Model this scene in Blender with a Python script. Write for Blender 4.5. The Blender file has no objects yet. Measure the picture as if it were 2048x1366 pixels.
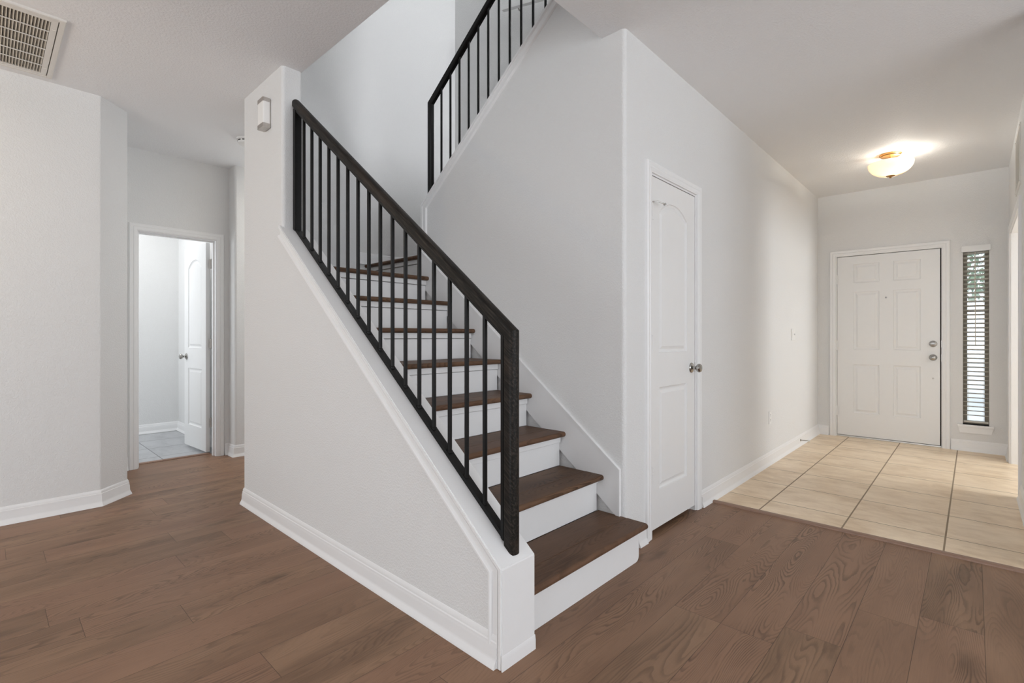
import bpy, bmesh, math, random
from mathutils import Vector, Matrix
from mathutils.geometry import tessellate_polygon
random.seed(7)
C = bpy.context.scene.collection
PI = math.pi
SC = bpy.context.scene

# ------------------------------------------------------------------ camera
F_PX = 987.476
YAW = math.radians(43.058)            # world +X lies this far to the right of the view direction
CAM_H = 1.1367
cam_d = bpy.data.cameras.new('camera')
cam = bpy.data.objects.new('camera', cam_d); C.objects.link(cam)
cam_d.sensor_width = 36.0
cam_d.lens = F_PX / 2048 * 36.0
cam_d.shift_y = (671.9 - 683.0) / 2048.0
cam_d.clip_start = 0.02
cam.location = (0, 0, CAM_H)
cam.rotation_euler = (PI / 2, 0, YAW - PI / 2)
SC.camera = cam

# ------------------------------------------------------------------ view + world
SC.view_settings.view_transform = 'Standard'
SC.view_settings.look = 'None'
SC.view_settings.gamma = 1.0
SC.view_settings.use_curve_mapping = False
SC.view_settings.exposure = 0.28
SC.cycles.use_denoising = True
SC.cycles.max_bounces = 14
SC.cycles.diffuse_bounces = 9
SC.cycles.sample_clamp_indirect = 8.0
world = bpy.data.worlds.new('world'); SC.world = world
world.use_nodes = True
wn = world.node_tree.nodes
wn['Background'].inputs[0].default_value = (0.80, 0.90, 1.0, 1)
wn['Background'].inputs[1].default_value = 1.9

TOPZ = 5.6                           # upstairs ceiling height
def area(name, loc, rot, sx, sy, watts, col=(1, 1, 1)):
    l = bpy.data.lights.new(name, 'AREA'); l.shape = 'RECTANGLE'
    l.size = sx; l.size_y = sy; l.energy = watts; l.color = col
    o = bpy.data.objects.new(name, l); o.location = loc; o.rotation_euler = rot
    C.objects.link(o); return o

def point(name, loc, watts, col=(1, 1, 1), r=0.04):
    l = bpy.data.lights.new(name, 'POINT'); l.energy = watts; l.color = col; l.shadow_soft_size = r
    o = bpy.data.objects.new(name, l); o.location = loc; C.objects.link(o); return o

# daylight through the living-room windows behind the camera and the upstairs hall; fill lights are added
UPT = math.radians(31)               # daylight bounced up off the bright ground outside
area('daylight_south_window', (1.25, -4.25, 1.45), (PI / 2 + UPT, 0, 0), 4.2, 1.9, 76, (0.955, 0.975, 1.0))
area('daylight_west_window', (-4.25, 0.6, 1.45), (PI / 2 + UPT, 0, -PI / 2), 4.0, 1.9, 66, (0.955, 0.975, 1.0))
area('bath_fill_side', (-0.35, 6.2, 1.5), (PI / 2, 0, -PI / 2), 1.0, 1.2, 9, (0.97, 0.985, 1.0))  # unseen light added at the left to brighten the bathroom
area('bath_fill_top', (0.75, 6.25, 2.69), (0, 0, 0), 1.1, 0.9, 9.5, (1.0, 0.99, 0.97))  # assumed overhead light, added to keep the bathroom bright
area('daylight_upstairs_window', (2.9, -2.9, 4.3), (PI / 2, 0, 0), 1.0, 1.4, 124, (0.95, 0.97, 1.0))
area('stairwell_fill', (2.9, 2.4, TOPZ - 0.05), (0, 0, 0), 0.9, 1.2, 5, (0.97, 0.985, 1.0))  # assumed soft light, added to lift the stairwell walls
area('side_room_fill', (5.85, -3.75, 1.45), (PI / 2 + UPT, 0, 0.22), 1.3, 1.7, 84, (0.95, 0.975, 1.0))  # unseen fill added to send light through the opening onto the closet wall
area('hall_fill', (2.6, 4.6, 2.70), (0, 0, 0), 0.5, 0.5, 13, (1.0, 0.96, 0.88))  # assumed light behind the pillar, added to brighten the hall
point('dining_lamp', (-1.0, 3.35, 2.2), 13, (1.0, 0.80, 0.56), 0.12)

# ------------------------------------------------------------------ node helper
class NT:
    def __init__(s, name):
        s.m = bpy.data.materials.new(name); s.m.use_nodes = True
        s.t = s.m.node_tree; s.b = s.t.nodes['Principled BSDF']
        s.out = s.t.nodes['Material Output']
    def n(s, typ, **kw):
        x = s.t.nodes.new(typ)
        for k, v in kw.items(): setattr(x, k, v)
        return x
    def l(s, a, b): s.t.links.new(a, b)
    def put(s, sock, v):
        if hasattr(v, 'links') or hasattr(v, 'is_linked'): s.l(v, sock)
        else: sock.default_value = v
    def math(s, op, a, b=0.0, c=None):
        x = s.n('ShaderNodeMath', operation=op)
        s.put(x.inputs[0], a); s.put(x.inputs[1], b)
        if c is not None: s.put(x.inputs[2], c)
        return x.outputs[0]
    def pos(s):
        g = s.n('ShaderNodeNewGeometry'); sp = s.n('ShaderNodeSeparateXYZ'); s.l(g.outputs['Position'], sp.inputs[0])
        return g.outputs['Position'], sp.outputs[0], sp.outputs[1], sp.outputs[2]
    def comb(s, x, y, z):
        c = s.n('ShaderNodeCombineXYZ'); s.put(c.inputs[0], x); s.put(c.inputs[1], y); s.put(c.inputs[2], z)
        return c.outputs[0]
    def noise(s, vec, scale=1.0, detail=2.0, rough=0.5, dist=0.0):
        x = s.n('ShaderNodeTexNoise'); s.l(vec, x.inputs['Vector'])
        x.inputs['Scale'].default_value = scale; x.inputs['Detail'].default_value = detail
        x.inputs['Roughness'].default_value = rough; x.inputs['Distortion'].default_value = dist
        return x.outputs[0]
    def white(s, vec):
        x = s.n('ShaderNodeTexWhiteNoise', noise_dimensions='3D'); s.l(vec, x.inputs['Vector'])
        sp = s.n('ShaderNodeSeparateColor'); s.l(x.outputs['Color'], sp.inputs[0])
        return sp.outputs[0], sp.outputs[1], sp.outputs[2]
    def mix(s, f, a, b, blend='MIX'):
        x = s.n('ShaderNodeMix', data_type='RGBA', blend_type=blend)
        s.put(x.inputs[0], f)
        for sock, v in ((x.inputs[6], a), (x.inputs[7], b)):
            if isinstance(v, tuple): sock.default_value = (*v, 1) if len(v) == 3 else v
            else: s.l(v, sock)
        return x.outputs[2]
    def ramp(s, f, a, b):
        x = s.n('ShaderNodeMapRange'); x.interpolation_type = 'SMOOTHSTEP'
        s.put(x.inputs[0], f); x.inputs[1].default_value = a; x.inputs[2].default_value = b
        return x.outputs[0]
    def bump(s, h, strength, dist):
        x = s.n('ShaderNodeBump'); s.l(h, x.inputs['Height'])
        x.inputs['Strength'].default_value = strength; x.inputs['Distance'].default_value = dist
        s.l(x.outputs[0], s.b.inputs['Normal'])
    def base(s, c):
        if isinstance(c, tuple): s.b.inputs['Base Color'].default_value = (*c, 1)
        else: s.l(c, s.b.inputs['Base Color'])
    def set(s, rough=None, metal=None, spec=None):
        if rough is not None: s.put(s.b.inputs['Roughness'], rough)
        if metal is not None: s.b.inputs['Metallic'].default_value = metal
        if spec is not None: s.b.inputs['Specular IOR Level'].default_value = spec
        return s.m

def plain(name, col, rough=0.5, metal=0.0, spec=0.5, nscale=60.0, var=0.03):
    t = NT(name); p, *_ = t.pos()
    nz = t.noise(p, nscale, 3)
    dark = tuple(max(0, c * (1 - var)) for c in col); lite = tuple(min(1, c * (1 + var)) for c in col)
    t.base(t.mix(nz, dark, lite))
    return t.set(rough, metal, spec)

def textured_paint(name, col, scale, strength, dist, rough=0.75):
    t = NT(name); p, *_ = t.pos()
    a = t.noise(p, scale, 3, 0.55)
    b = t.noise(p, scale * 2.7, 2, 0.5)
    h = t.math('ADD', t.ramp(a, 0.42, 0.62), t.math('MULTIPLY', b, 0.5))
    t.bump(h, strength, dist)
    t.base(col)
    return t.set(rough, 0, 0.3)

def wood(name, w, L, dark, light, red, lines=1.0, along='x', yoff=0.0, seams=True, rough=0.42, spec=0.4):
    t = NT(name); p, x, y, z = t.pos()
    u, v = (x, t.math('ADD', y, yoff)) if along == 'x' else (y, x)
    vr = t.math('DIVIDE', v, w)
    row = t.math('FLOOR', vr)
    zi = t.math('FLOOR', t.math('MULTIPLY', z, 6.0))
    r0, r1, r2 = t.white(t.comb(row, zi, 3.7))
    uc = t.math('ADD', t.math('DIVIDE', u, L), t.math('MULTIPLY', r0, 7.0))
    col = t.math('FLOOR', uc)
    i0, i1, i2 = t.white(t.comb(row, col, zi))
    # cathedral grain: contour lines of a stretched noise field
    gv = t.comb(t.math('ADD', t.math('MULTIPLY', u, 1.15), t.math('MULTIPLY', i0, 40.0)),
                t.math('ADD', t.math('MULTIPLY', v, 8.0), t.math('MULTIPLY', i1, 40.0)), t.math('MULTIPLY', i2, 30.0))
    n1 = t.noise(gv, 1.0, 1.0, 0.35, 0.12)
    n1b = t.noise(t.comb(t.math('MULTIPLY', u, 14.0), t.math('MULTIPLY', v, 60.0), i1), 1.0, 2.0, 0.5)
    dens = t.math('ADD', 25.0, t.math('MULTIPLY', i1, 18.0))
    ph = t.math('MULTIPLY', t.math('ADD', n1, t.math('MULTIPLY', n1b, 0.022)), dens)
    fr = t.math('FRACT', ph)
    line = t.math('MULTIPLY', t.ramp(fr, 0.35, 0.86), t.math('SUBTRACT', 1.0, t.ramp(fr, 0.88, 0.99)))
    breakup = t.ramp(t.noise(t.comb(t.math('MULTIPLY', u, 2.2), t.math('MULTIPLY', v, 9.0), i2), 1.0, 3), 0.30, 0.62)
    line = t.math('MULTIPLY', t.math('MULTIPLY', line, breakup), t.math('ADD', 0.30, t.math('MULTIPLY', i0, 0.70)))
    fib = t.noise(t.comb(t.math('MULTIPLY', u, 9.0), t.math('MULTIPLY', v, 260.0), i1), 1.0, 2.5)
    tone = t.noise(t.comb(t.math('ADD', t.math('MULTIPLY', u, 1.6), t.math('MULTIPLY', i2, 20.0)), t.math('MULTIPLY', v, 7.0), i0), 1.0, 3)
    kn = t.n('ShaderNodeTexVoronoi'); kn.feature = 'F1'
    t.l(t.comb(t.math('ADD', t.math('MULTIPLY', u, 1.35), t.math('MULTIPLY', i0, 9.0)), t.math('ADD', t.math('MULTIPLY', v, 4.2), t.math('MULTIPLY', i1, 9.0)), i2), kn.inputs['Vector'])
    kn.inputs['Scale'].default_value = 1.0
    wob = t.noise(t.comb(t.math('MULTIPLY', u, 9), t.math('MULTIPLY', v, 25), 0.0), 1.0, 3)
    kd = t.math('ADD', kn.outputs['Distance'], t.math('MULTIPLY', t.math('SUBTRACT', wob, 0.5), 0.22))
    knot = t.math('MULTIPLY', t.math('SUBTRACT', 1.0, t.ramp(kd, 0.03, 0.20)), 0.55)
    c = t.mix(t.ramp(tone, 0.25, 0.75), dark, light)
    c = t.mix(t.math('MULTIPLY', t.ramp(i2, 0.2, 0.9), 0.6), c, red)
    c = t.mix(t.math('MULTIPLY', t.math('SUBTRACT', fib, 0.3), 0.38), c, tuple(q * 1.5 for q in light))
    dk = tuple(q * 0.42 for q in dark)
    c = t.mix(t.math('MULTIPLY', line, 0.74 * lines), c, dk)
    c = t.mix(t.math('MULTIPLY', knot, 0.85), c, dk)
    h = t.math('SUBTRACT', t.math('MULTIPLY', fib, 0.25), t.math('MULTIPLY', line, 0.5))
    if seams:
        fv = t.math('FRACT', vr); fu = t.math('FRACT', uc)
        dv = t.math('MULTIPLY', t.math('MINIMUM', fv, t.math('SUBTRACT', 1.0, fv)), w)
        du = t.math('MULTIPLY', t.math('MINIMUM', fu, t.math('SUBTRACT', 1.0, fu)), L)
        d = t.math('MINIMUM', dv, du)
        seam = t.math('SUBTRACT', 1.0, t.ramp(d, 0.0004, 0.0014))
        c = t.mix(t.math('MULTIPLY', seam, 0.72), c, tuple(q * 0.25 for q in dark))
        h = t.math('SUBTRACT', h, t.math('MULTIPLY', seam, 1.5))
    t.base(c)
    t.bump(h, 0.25, 0.0012)
    return t.set(t.math('ADD', rough, t.math('MULTIPLY', fib, 0.12)), 0, spec)

def tile(name, x0, y0, s, c1, c2, grout, gw, veins_y=True):
    t = NT(name); p, x, y, z = t.pos()
    ax = t.math('DIVIDE', t.math('SUBTRACT', x, x0), s); ay = t.math('DIVIDE', t.math('SUBTRACT', y, y0), s)
    fx = t.math('FRACT', ax); fy = t.math('FRACT', ay)
    i0, i1, i2 = t.white(t.comb(t.math('FLOOR', ax), t.math('FLOOR', ay), 1.3))
    dx = t.math('MULTIPLY', t.math('MINIMUM', fx, t.math('SUBTRACT', 1.0, fx)), s)
    dy = t.math('MULTIPLY', t.math('MINIMUM', fy, t.math('SUBTRACT', 1.0, fy)), s)
    g = t.math('MAXIMUM', t.math('SUBTRACT', 1.0, t.ramp(dx, gw * 0.50, gw * 0.75)), t.math('SUBTRACT', 1.0, t.ramp(dy, gw * 0.62, gw * 0.9)))
    q = t.comb(t.math('ADD', t.math('MULTIPLY', x, 11.0), t.math('MULTIPLY', i0, 30.0)), t.math('ADD', t.math('MULTIPLY', y, 3.4), t.math('MULTIPLY', i1, 30.0)), i2)
    nz = t.noise(q, 1.0, 5, 0.6, 0.4)
    nl = t.noise(p, 2.2, 3)
    vn = t.ramp(t.noise(q, 2.1, 4, 0.6, 0.8), 0.56, 0.75)
    f = t.math('ADD', t.math('MULTIPLY', nz, 0.7), t.math('MULTIPLY', t.math('ADD', nl, t.math('MULTIPLY', i2, 0.25)), 0.4))
    mot = t.noise(t.comb(t.math('MULTIPLY', x, 9.0), t.math('MULTIPLY', y, 5.0), i0), 1.0, 5, 0.65, 0.6)
    c = t.mix(t.ramp(t.math('ADD', t.math('MULTIPLY', f, 0.6), t.math('MULTIPLY', mot, 0.45)), 0.36, 0.74), c1, c2)
    c = t.mix(t.math('MULTIPLY', vn, 0.45), c, tuple(min(1, k * 1.18) for k in c2))
    c = t.mix(g, c, grout)
    t.base(c)
    t.bump(t.math('SUBTRACT', t.math('MULTIPLY', nz, 0.1), g), 0.5, 0.0015)
    return t.set(t.math('ADD', 0.34, t.math('MULTIPLY', g, 0.4)), 0, 0.45)

M = {}
M['wall'] = textured_paint('wall_paint', (0.745, 0.745, 0.74), 120, 0.34, 0.003)
M['ceil'] = textured_paint('ceiling_paint', (0.835, 0.84, 0.85), 78, 0.27, 0.004)
M['trim'] = plain('trim_paint', (0.82, 0.82, 0.82), 0.38, 0, 0.45, 20, 0.012)
M['door'] = plain('door_paint', (0.80, 0.80, 0.795), 0.42, 0, 0.45, 20, 0.012)
M['floor'] = wood('oak_floor', 0.1905, 1.9, (0.160, 0.094, 0.057), (0.285, 0.174, 0.108), (0.268, 0.150, 0.097), 1.0, 'x', 0.031, True, 0.38, 0.22)
M['tread'] = wood('oak_tread', 0.5, 2.6, (0.074, 0.041, 0.025), (0.150, 0.085, 0.050), (0.138, 0.073, 0.045), 1.0, 'x', 0.2, False, 0.42, 0.18)
M['strip'] = wood('oak_strip', 0.5, 2.6, (0.20, 0.125, 0.085), (0.30, 0.19, 0.135), (0.28, 0.17, 0.125), 0.5, 'y', 0.0, False, 0.4, 0.4)
M['tile'] = tile('beige_tile', 3.71, 0.115, 0.4545, (0.62, 0.45, 0.275), (0.88, 0.72, 0.525), (0.30, 0.225, 0.15), 0.0055)
M['greytile'] = tile('grey_tile', 1.13, 5.62, 0.457, (0.32, 0.33, 0.345), (0.45, 0.46, 0.475), (0.22, 0.22, 0.23), 0.006)
M['black'] = plain('black_steel', (0.0075, 0.0072, 0.007), 0.42, 0.0, 0.22, 90, 0.3)
M['nickel'] = plain('satin_nickel', (0.42, 0.41, 0.39), 0.22, 1.0, 0.5, 80, 0.06)
M['brush'] = plain('brushed_nickel', (0.55, 0.52, 0.49), 0.36, 1.0, 0.5, 80, 0.08)
M['brass'] = plain('antique_brass', (0.52, 0.30, 0.12), 0.28, 1.0, 0.5, 60, 0.1)
M['plastic'] = plain('white_plastic', (0.80, 0.80, 0.79), 0.35, 0, 0.5, 30, 0.01)
M['vent'] = plain('vent_enamel', (0.74, 0.72, 0.68), 0.45, 0, 0.4, 30, 0.02)
M['dust'] = plain('dusty_blade', (0.52, 0.49, 0.43), 0.8, 0, 0.2, 120, 0.25)
M['duct'] = plain('dark_duct', (0.03, 0.026, 0.022), 0.9, 0, 0.2, 40, 0.2)
M['dark'] = plain('dark_gap', (0.02, 0.018, 0.015), 0.8, 0, 0.2, 40, 0.2)
M['slat'] = plain('taupe_slat', (0.56, 0.53, 0.47), 0.5, 0, 0.4, 25, 0.12)
M['bronze'] = plain('bronze_frame', (0.30, 0.26, 0.20), 0.5, 0, 0.4, 40, 0.1)
M['cord'] = plain('blind_cord', (0.62, 0.58, 0.5), 0.8, 0, 0.2, 90, 0.05)
M['alu'] = plain('aluminium_sill', (0.66, 0.65, 0.62), 0.35, 0.7, 0.5, 50, 0.06)
M['concrete'] = plain('pale_concrete', (0.62, 0.62, 0.62), 0.9, 0, 0.2, 3, 0.06)
M['leaf'] = plain('leaf_green', (0.30, 0.38, 0.26), 0.6, 0, 0.3, 9, 0.4)
M['bark'] = plain('bark_brown', (0.12, 0.09, 0.07), 0.9, 0, 0.2, 30, 0.3)
M['rail_white'] = plain('white_rail', (0.78, 0.78, 0.775), 0.4, 0, 0.45, 20, 0.012)

def handrail_wood():
    t = NT('ebonised_oak'); p, x, y, z = t.pos()
    s = t.math('ADD', t.math('MULTIPLY', y, 0.787), t.math('MULTIPLY', z, 0.617))
    d = t.math('SUBTRACT', t.math('MULTIPLY', z, 0.787), t.math('MULTIPLY', y, 0.617))
    n = t.noise(t.comb(t.math('MULTIPLY', s, 10), t.math('MULTIPLY', d, 150), t.math('MULTIPLY', x, 150)), 1, 3, 0.6)
    lo = t.noise(t.comb(t.math('MULTIPLY', s, 3), t.math('MULTIPLY', d, 14), t.math('MULTIPLY', x, 14)), 1, 2)
    c = t.mix(t.ramp(n, 0.42, 0.72), (0.007, 0.006, 0.005), (0.036, 0.029, 0.023))
    c = t.mix(t.math('MULTIPLY', t.ramp(lo, 0.5, 0.8), 0.5), c, (0.055, 0.037, 0.026))
    t.base(c); t.bump(n, 0.3, 0.001)
    return t.set(0.5, 0, 0.2)
M['ebony'] = handrail_wood()

def glass_mat():
    t = NT('window_glass')
    tr = t.n('ShaderNodeBsdfTransparent'); gl = t.n('ShaderNodeBsdfGlossy'); gl.inputs['Roughness'].default_value = 0.02
    fr = t.n('ShaderNodeFresnel'); fr.inputs[0].default_value = 1.45
    mx = t.n('ShaderNodeMixShader'); t.l(fr.outputs[0], mx.inputs[0]); t.l(tr.outputs[0], mx.inputs[1]); t.l(gl.outputs[0], mx.inputs[2])
    t.l(mx.outputs[0], t.out.inputs[0]); return t.m
M['glass'] = glass_mat()

def bowl_mat():
    t = NT('alabaster_glass'); p, *_ = t.pos()
    nz = t.noise(p, 9, 3)
    c = t.mix(nz, (0.62, 0.49, 0.33), (0.70, 0.60, 0.45))
    tr = t.n('ShaderNodeBsdfTranslucent'); t.l(c, tr.inputs[0])
    df = t.n('ShaderNodeBsdfDiffuse'); t.l(c, df.inputs[0])
    mx = t.n('ShaderNodeMixShader'); mx.inputs[0].default_value = 0.72
    t.l(tr.outputs[0], mx.inputs[1]); t.l(df.outputs[0], mx.inputs[2])
    em = t.n('ShaderNodeEmission'); t.l(c, em.inputs[0]); em.inputs[1].default_value = 0.12
    ad = t.n('ShaderNodeAddShader'); t.l(mx.outputs[0], ad.inputs[0]); t.l(em.outputs[0], ad.inputs[1])
    t.l(ad.outputs[0], t.out.inputs[0]); return t.m
M['bowl'] = bowl_mat()
def bulb_mat():
    t = NT('lit_bulb'); t.base((1, 0.9, 0.75)); t.b.inputs['Emission Color'].default_value = (1, 0.85, 0.62, 1)
    t.b.inputs['Emission Strength'].default_value = 4; return t.set(0.4)
M['bulb'] = bulb_mat()
M['diffuser'] = plain('frosted_diffuser', (0.86, 0.85, 0.83), 0.3, 0, 0.5, 30, 0.01)

# ------------------------------------------------------------------ mesh builder
def inset(poly, d):
    """inset a CCW 2D polygon by d"""
    n = len(poly); out = []
    for i in range(n):
        a, b, c = Vector(poly[i - 1]), Vector(poly[i]), Vector(poly[(i + 1) % n])
        e1 = (b - a).normalized(); e2 = (c - b).normalized()
        n1 = Vector((-e1.y, e1.x)); n2 = Vector((-e2.y, e2.x))
        k = 1 + n1.dot(n2)
        out.append(tuple(b + (n1 + n2) * (d / max(k, 0.2))))
    return out

def rounded(poly, radii, seg=6):
    """round corners of a 2D polygon; radii: dict index->radius"""
    out = []; n = len(poly)
    for i, p in enumerate(poly):
        r = radii.get(i, 0)
        if r <= 0: out.append(p); continue
        a, b, c = Vector(poly[i - 1]), Vector(p), Vector(poly[(i + 1) % n])
        d1 = (a - b).normalized(); d2 = (c - b).normalized()
        ang = d1.angle(d2); L = r / math.tan(ang / 2)
        p1 = b + d1 * L; p2 = b + d2 * L
        cen = b + (d1 + d2).normalized() * (r / math.sin(ang / 2))
        v1 = p1 - cen; v2 = p2 - cen
        a1 = math.atan2(v1.y, v1.x); da = (math.atan2(v2.y, v2.x) - a1 + PI) % (2 * PI) - PI
        for k in range(seg + 1):
            t = a1 + da * k / seg
            out.append((cen.x + r * math.cos(t), cen.y + r * math.sin(t)))
    return out

class MB:
    def __init__(s): s.bm = bmesh.new()
    def merge(s, b2):
        me = bpy.data.meshes.new('tmp'); b2.to_mesh(me); b2.free(); s.bm.from_mesh(me); bpy.data.meshes.remove(me)
    def box(s, x0, y0, z0, x1, y1, z1, bev=0.0, seg=2, mat=None):
        b = bmesh.new(); bmesh.ops.create_cube(b, size=1)
        for v in b.verts:
            v.co = Vector(((x0 + x1) / 2 + v.co.x * abs(x1 - x0), (y0 + y1) / 2 + v.co.y * abs(y1 - y0), (z0 + z1) / 2 + v.co.z * abs(z1 - z0)))
        if bev > 0: bmesh.ops.bevel(b, geom=list(b.edges), offset=bev, segments=seg, profile=0.5, affect='EDGES')
        if mat is not None: bmesh.ops.transform(b, matrix=mat, verts=b.verts)
        s.merge(b); return s
    def prism(s, poly, axis, a0, a1):
        """extrude a 2D polygon along axis; the 2D coords are the two other axes in xyz order"""
        def P(p, a):
            if axis == 'x': return (a, p[0], p[1])
            if axis == 'y': return (p[0], a, p[1])
            return (p[0], p[1], a)
        b = bmesh.new()
        A = [b.verts.new(P(p, a0)) for p in poly]; B = [b.verts.new(P(p, a1)) for p in poly]
        n = len(poly)
        for i in range(n): b.faces.new((A[i], A[(i + 1) % n], B[(i + 1) % n], B[i]))
        for ring in (A, B):
            for t in tessellate_polygon([[Vector((p[0], p[1], 0)) for p in poly]]):
                try: b.faces.new([ring[i] for i in t])
                except ValueError: pass
        bmesh.ops.recalc_face_normals(b, faces=b.faces)
        s.merge(b); return s
    def lathe(s, prof, origin, axis=(0, 0, 1), seg=32):
        """profile (radius, height) revolved about axis through origin"""
        q = Vector((0, 0, 1)).rotation_difference(Vector(axis)); o = Vector(origin); rings = []
        b = bmesh.new()
        for r, h in prof:
            if r < 1e-6: rings.append([b.verts.new(o + q @ Vector((0, 0, h)))])
            else: rings.append([b.verts.new(o + q @ Vector((r * math.cos(2 * PI * k / seg), r * math.sin(2 * PI * k / seg), h))) for k in range(seg)])
        for A, B in zip(rings, rings[1:]):
            for k in range(seg):
                k2 = (k + 1) % seg
                if len(A) == 1 and len(B) == 1: continue
                if len(A) == 1: b.faces.new((A[0], B[k], B[k2]))
                elif len(B) == 1: b.faces.new((A[k], A[k2], B[0]))
                else: b.faces.new((A[k], A[k2], B[k2], B[k]))
        if len(rings[0]) > 1: b.faces.new(list(reversed(rings[0])))
        if len(rings[-1]) > 1: b.faces.new(rings[-1])
        bmesh.ops.recalc_face_normals(b, faces=b.faces)
        s.merge(b); return s
    def shell(s, prof, origin, seg=40):
        """open surface of revolution about z"""
        o = Vector(origin); b = bmesh.new()
        rings = [[b.verts.new(o + Vector((r * math.cos(2 * PI * k / seg), r * math.sin(2 * PI * k / seg), h))) for k in range(seg)] for r, h in prof]
        for A, B in zip(rings, rings[1:]):
            for k in range(seg): b.faces.new((A[k], A[(k + 1) % seg], B[(k + 1) % seg], B[k]))
        s.merge(b); return s
    def sweep(s, path, prof, O=(0, 0, 0), U=(1, 0, 0), V=(0, 1, 0), closed=False):
        """sweep profile [(o,h)] along a 2D path in plane (O,U,V) with mitres.
        o: offset to the LEFT of the path, h: along U x V"""
        O, U, V = Vector(O), Vector(U), Vector(V); N = U.cross(V)
        n = len(path); P = [Vector(p) for p in path]; b = bmesh.new(); rings = []
        for i in range(n):
            if closed: e1 = (P[i] - P[i - 1]).normalized(); e2 = (P[(i + 1) % n] - P[i]).normalized()
            else:
                e1 = (P[i] - P[i - 1]).normalized() if i > 0 else (P[1] - P[0]).normalized()
                e2 = (P[i + 1] - P[i]).normalized() if i < n - 1 else e1
            n1 = Vector((-e1.y, e1.x)); n2 = Vector((-e2.y, e2.x)); m = (n1 + n2) / max(1 + n1.dot(n2), 0.15)
            rings.append([b.verts.new(O + U * (P[i].x + m.x * o) + V * (P[i].y + m.y * o) + N * h) for o, h in prof])
        k = len(prof)
        segs = list(zip(rings, rings[1:])) + ([(rings[-1], rings[0])] if closed else [])
        for A, B in segs:
            for j in range(k): b.faces.new((A[j], A[(j + 1) % k], B[(j + 1) % k], B[j]))
        if not closed:
            for R in (rings[0], rings[-1]):
                for t in tessellate_polygon([[Vector((p[0], p[1], 0)) for p in prof]]):
                    try: b.faces.new([R[i] for i in t])
                    except ValueError: pass
        bmesh.ops.recalc_face_normals(b, faces=b.faces)
        s.merge(b); return s
    def tube(s, pts, r, seg=10):
        pts = [Vector(p) for p in pts]; b = bmesh.new(); rings = []
        up = Vector((0, 0, 1))
        for i, p in enumerate(pts):
            t = (pts[min(i + 1, len(pts) - 1)] - pts[max(i - 1, 0)]).normalized()
            a = t.cross(up if abs(t.z) < 0.9 else Vector((1, 0, 0))).normalized(); c = t.cross(a)
            rings.append([b.verts.new(p + (a * math.cos(2 * PI * k / seg) + c * math.sin(2 * PI * k / seg)) * r) for k in range(seg)])
        for A, B in zip(rings, rings[1:]):
            for k in range(seg): b.faces.new((A[k], A[(k + 1) % seg], B[(k + 1) % seg], B[k]))
        b.faces.new(rings[0]); b.faces.new(rings[-1])
        bmesh.ops.recalc_face_normals(b, faces=b.faces)
        s.merge(b); return s
    def grid_wall(s, axis, c0, c1, u0, u1, z0, z1, holes):
        """slab between c0..c1 along axis, spanning u and z, with rectangular holes (ua, ub, za, zb)"""
        us = sorted({u0, u1, *[h[0] for h in holes], *[h[1] for h in holes]})
        zs = sorted({z0, z1, *[h[2] for h in holes], *[h[3] for h in holes]})
        us = [q for q in us if u0 <= q <= u1]; zs = [q for q in zs if z0 <= q <= z1]
        def fill(i, j):
            if i < 0 or j < 0 or i >= len(us) - 1 or j >= len(zs) - 1: return False
            a, c = (us[i] + us[i + 1]) / 2, (zs[j] + zs[j + 1]) / 2
            return not any(h[0] < a < h[1] and h[2] < c < h[3] for h in holes)
        b = bmesh.new()
        P = (lambda c, u, z: (c, u, z)) if axis == 'x' else (lambda c, u, z: (u, c, z))
        def q(*pts): b.faces.new([b.verts.new(p) for p in pts])
        for i in range(len(us) - 1):
            for j in range(len(zs) - 1):
                if not fill(i, j): continue
                a, d, e, f = us[i], us[i + 1], zs[j], zs[j + 1]
                for c in (c0, c1): q(P(c, a, e), P(c, d, e), P(c, d, f), P(c, a, f))
                if not fill(i - 1, j): q(P(c0, a, e), P(c1, a, e), P(c1, a, f), P(c0, a, f))
                if not fill(i + 1, j): q(P(c0, d, e), P(c1, d, e), P(c1, d, f), P(c0, d, f))
                if not fill(i, j - 1): q(P(c0, a, e), P(c1, a, e), P(c1, d, e), P(c0, d, e))
                if not fill(i, j + 1): q(P(c0, a, f), P(c1, a, f), P(c1, d, f), P(c0, d, f))
        bmesh.ops.remove_doubles(b, verts=b.verts, dist=1e-5)
        bmesh.ops.recalc_face_normals(b, faces=b.faces)
        s.merge(b); return s
    def nosing(s, axis, a0, a1, f, k, z, t=0.029):
        """half-round tread nosing running along axis from a0 to a1; front edge at f, back edge at k"""
        sg = 1 if k > f else -1; r = t / 2
        prof = [(k, z), (k, z - t)] + [(f + sg * (r - r * math.cos(q)), z - r - r * math.sin(q)) for q in [PI / 2 - PI * i / 10 for i in range(11)]]
        return s.prism(prof, axis, a0, a1)
    def xform(s, m):
        bmesh.ops.transform(s.bm, matrix=m, verts=s.bm.verts); return s
    def build(s, name, mat, parent=None, loc=None, angle=35):
        bm = s.bm
        for f in bm.faces: f.smooth = True
        lim = math.radians(angle)
        for e in bm.edges:
            if len(e.link_faces) == 2: e.smooth = e.calc_face_angle(0) < lim
            else: e.smooth = False
        if parent is not None and loc is None:
            off = world_loc(parent)
            for v in bm.verts: v.co -= off
        me = bpy.data.meshes.new(name); bm.to_mesh(me); bm.free()
        me.materials.append(M[mat])
        o = bpy.data.objects.new(name, me); C.objects.link(o)
        wm = o.modifiers.new('weighted_normals', 'WEIGHTED_NORMAL'); wm.keep_sharp = True; wm.weight = 80
        if parent is not None: o.parent = parent
        if loc is not None: o.location = loc
        return o

def world_loc(o):
    v = Vector((0, 0, 0))
    while o is not None: v += o.location; o = o.parent
    return v

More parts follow.
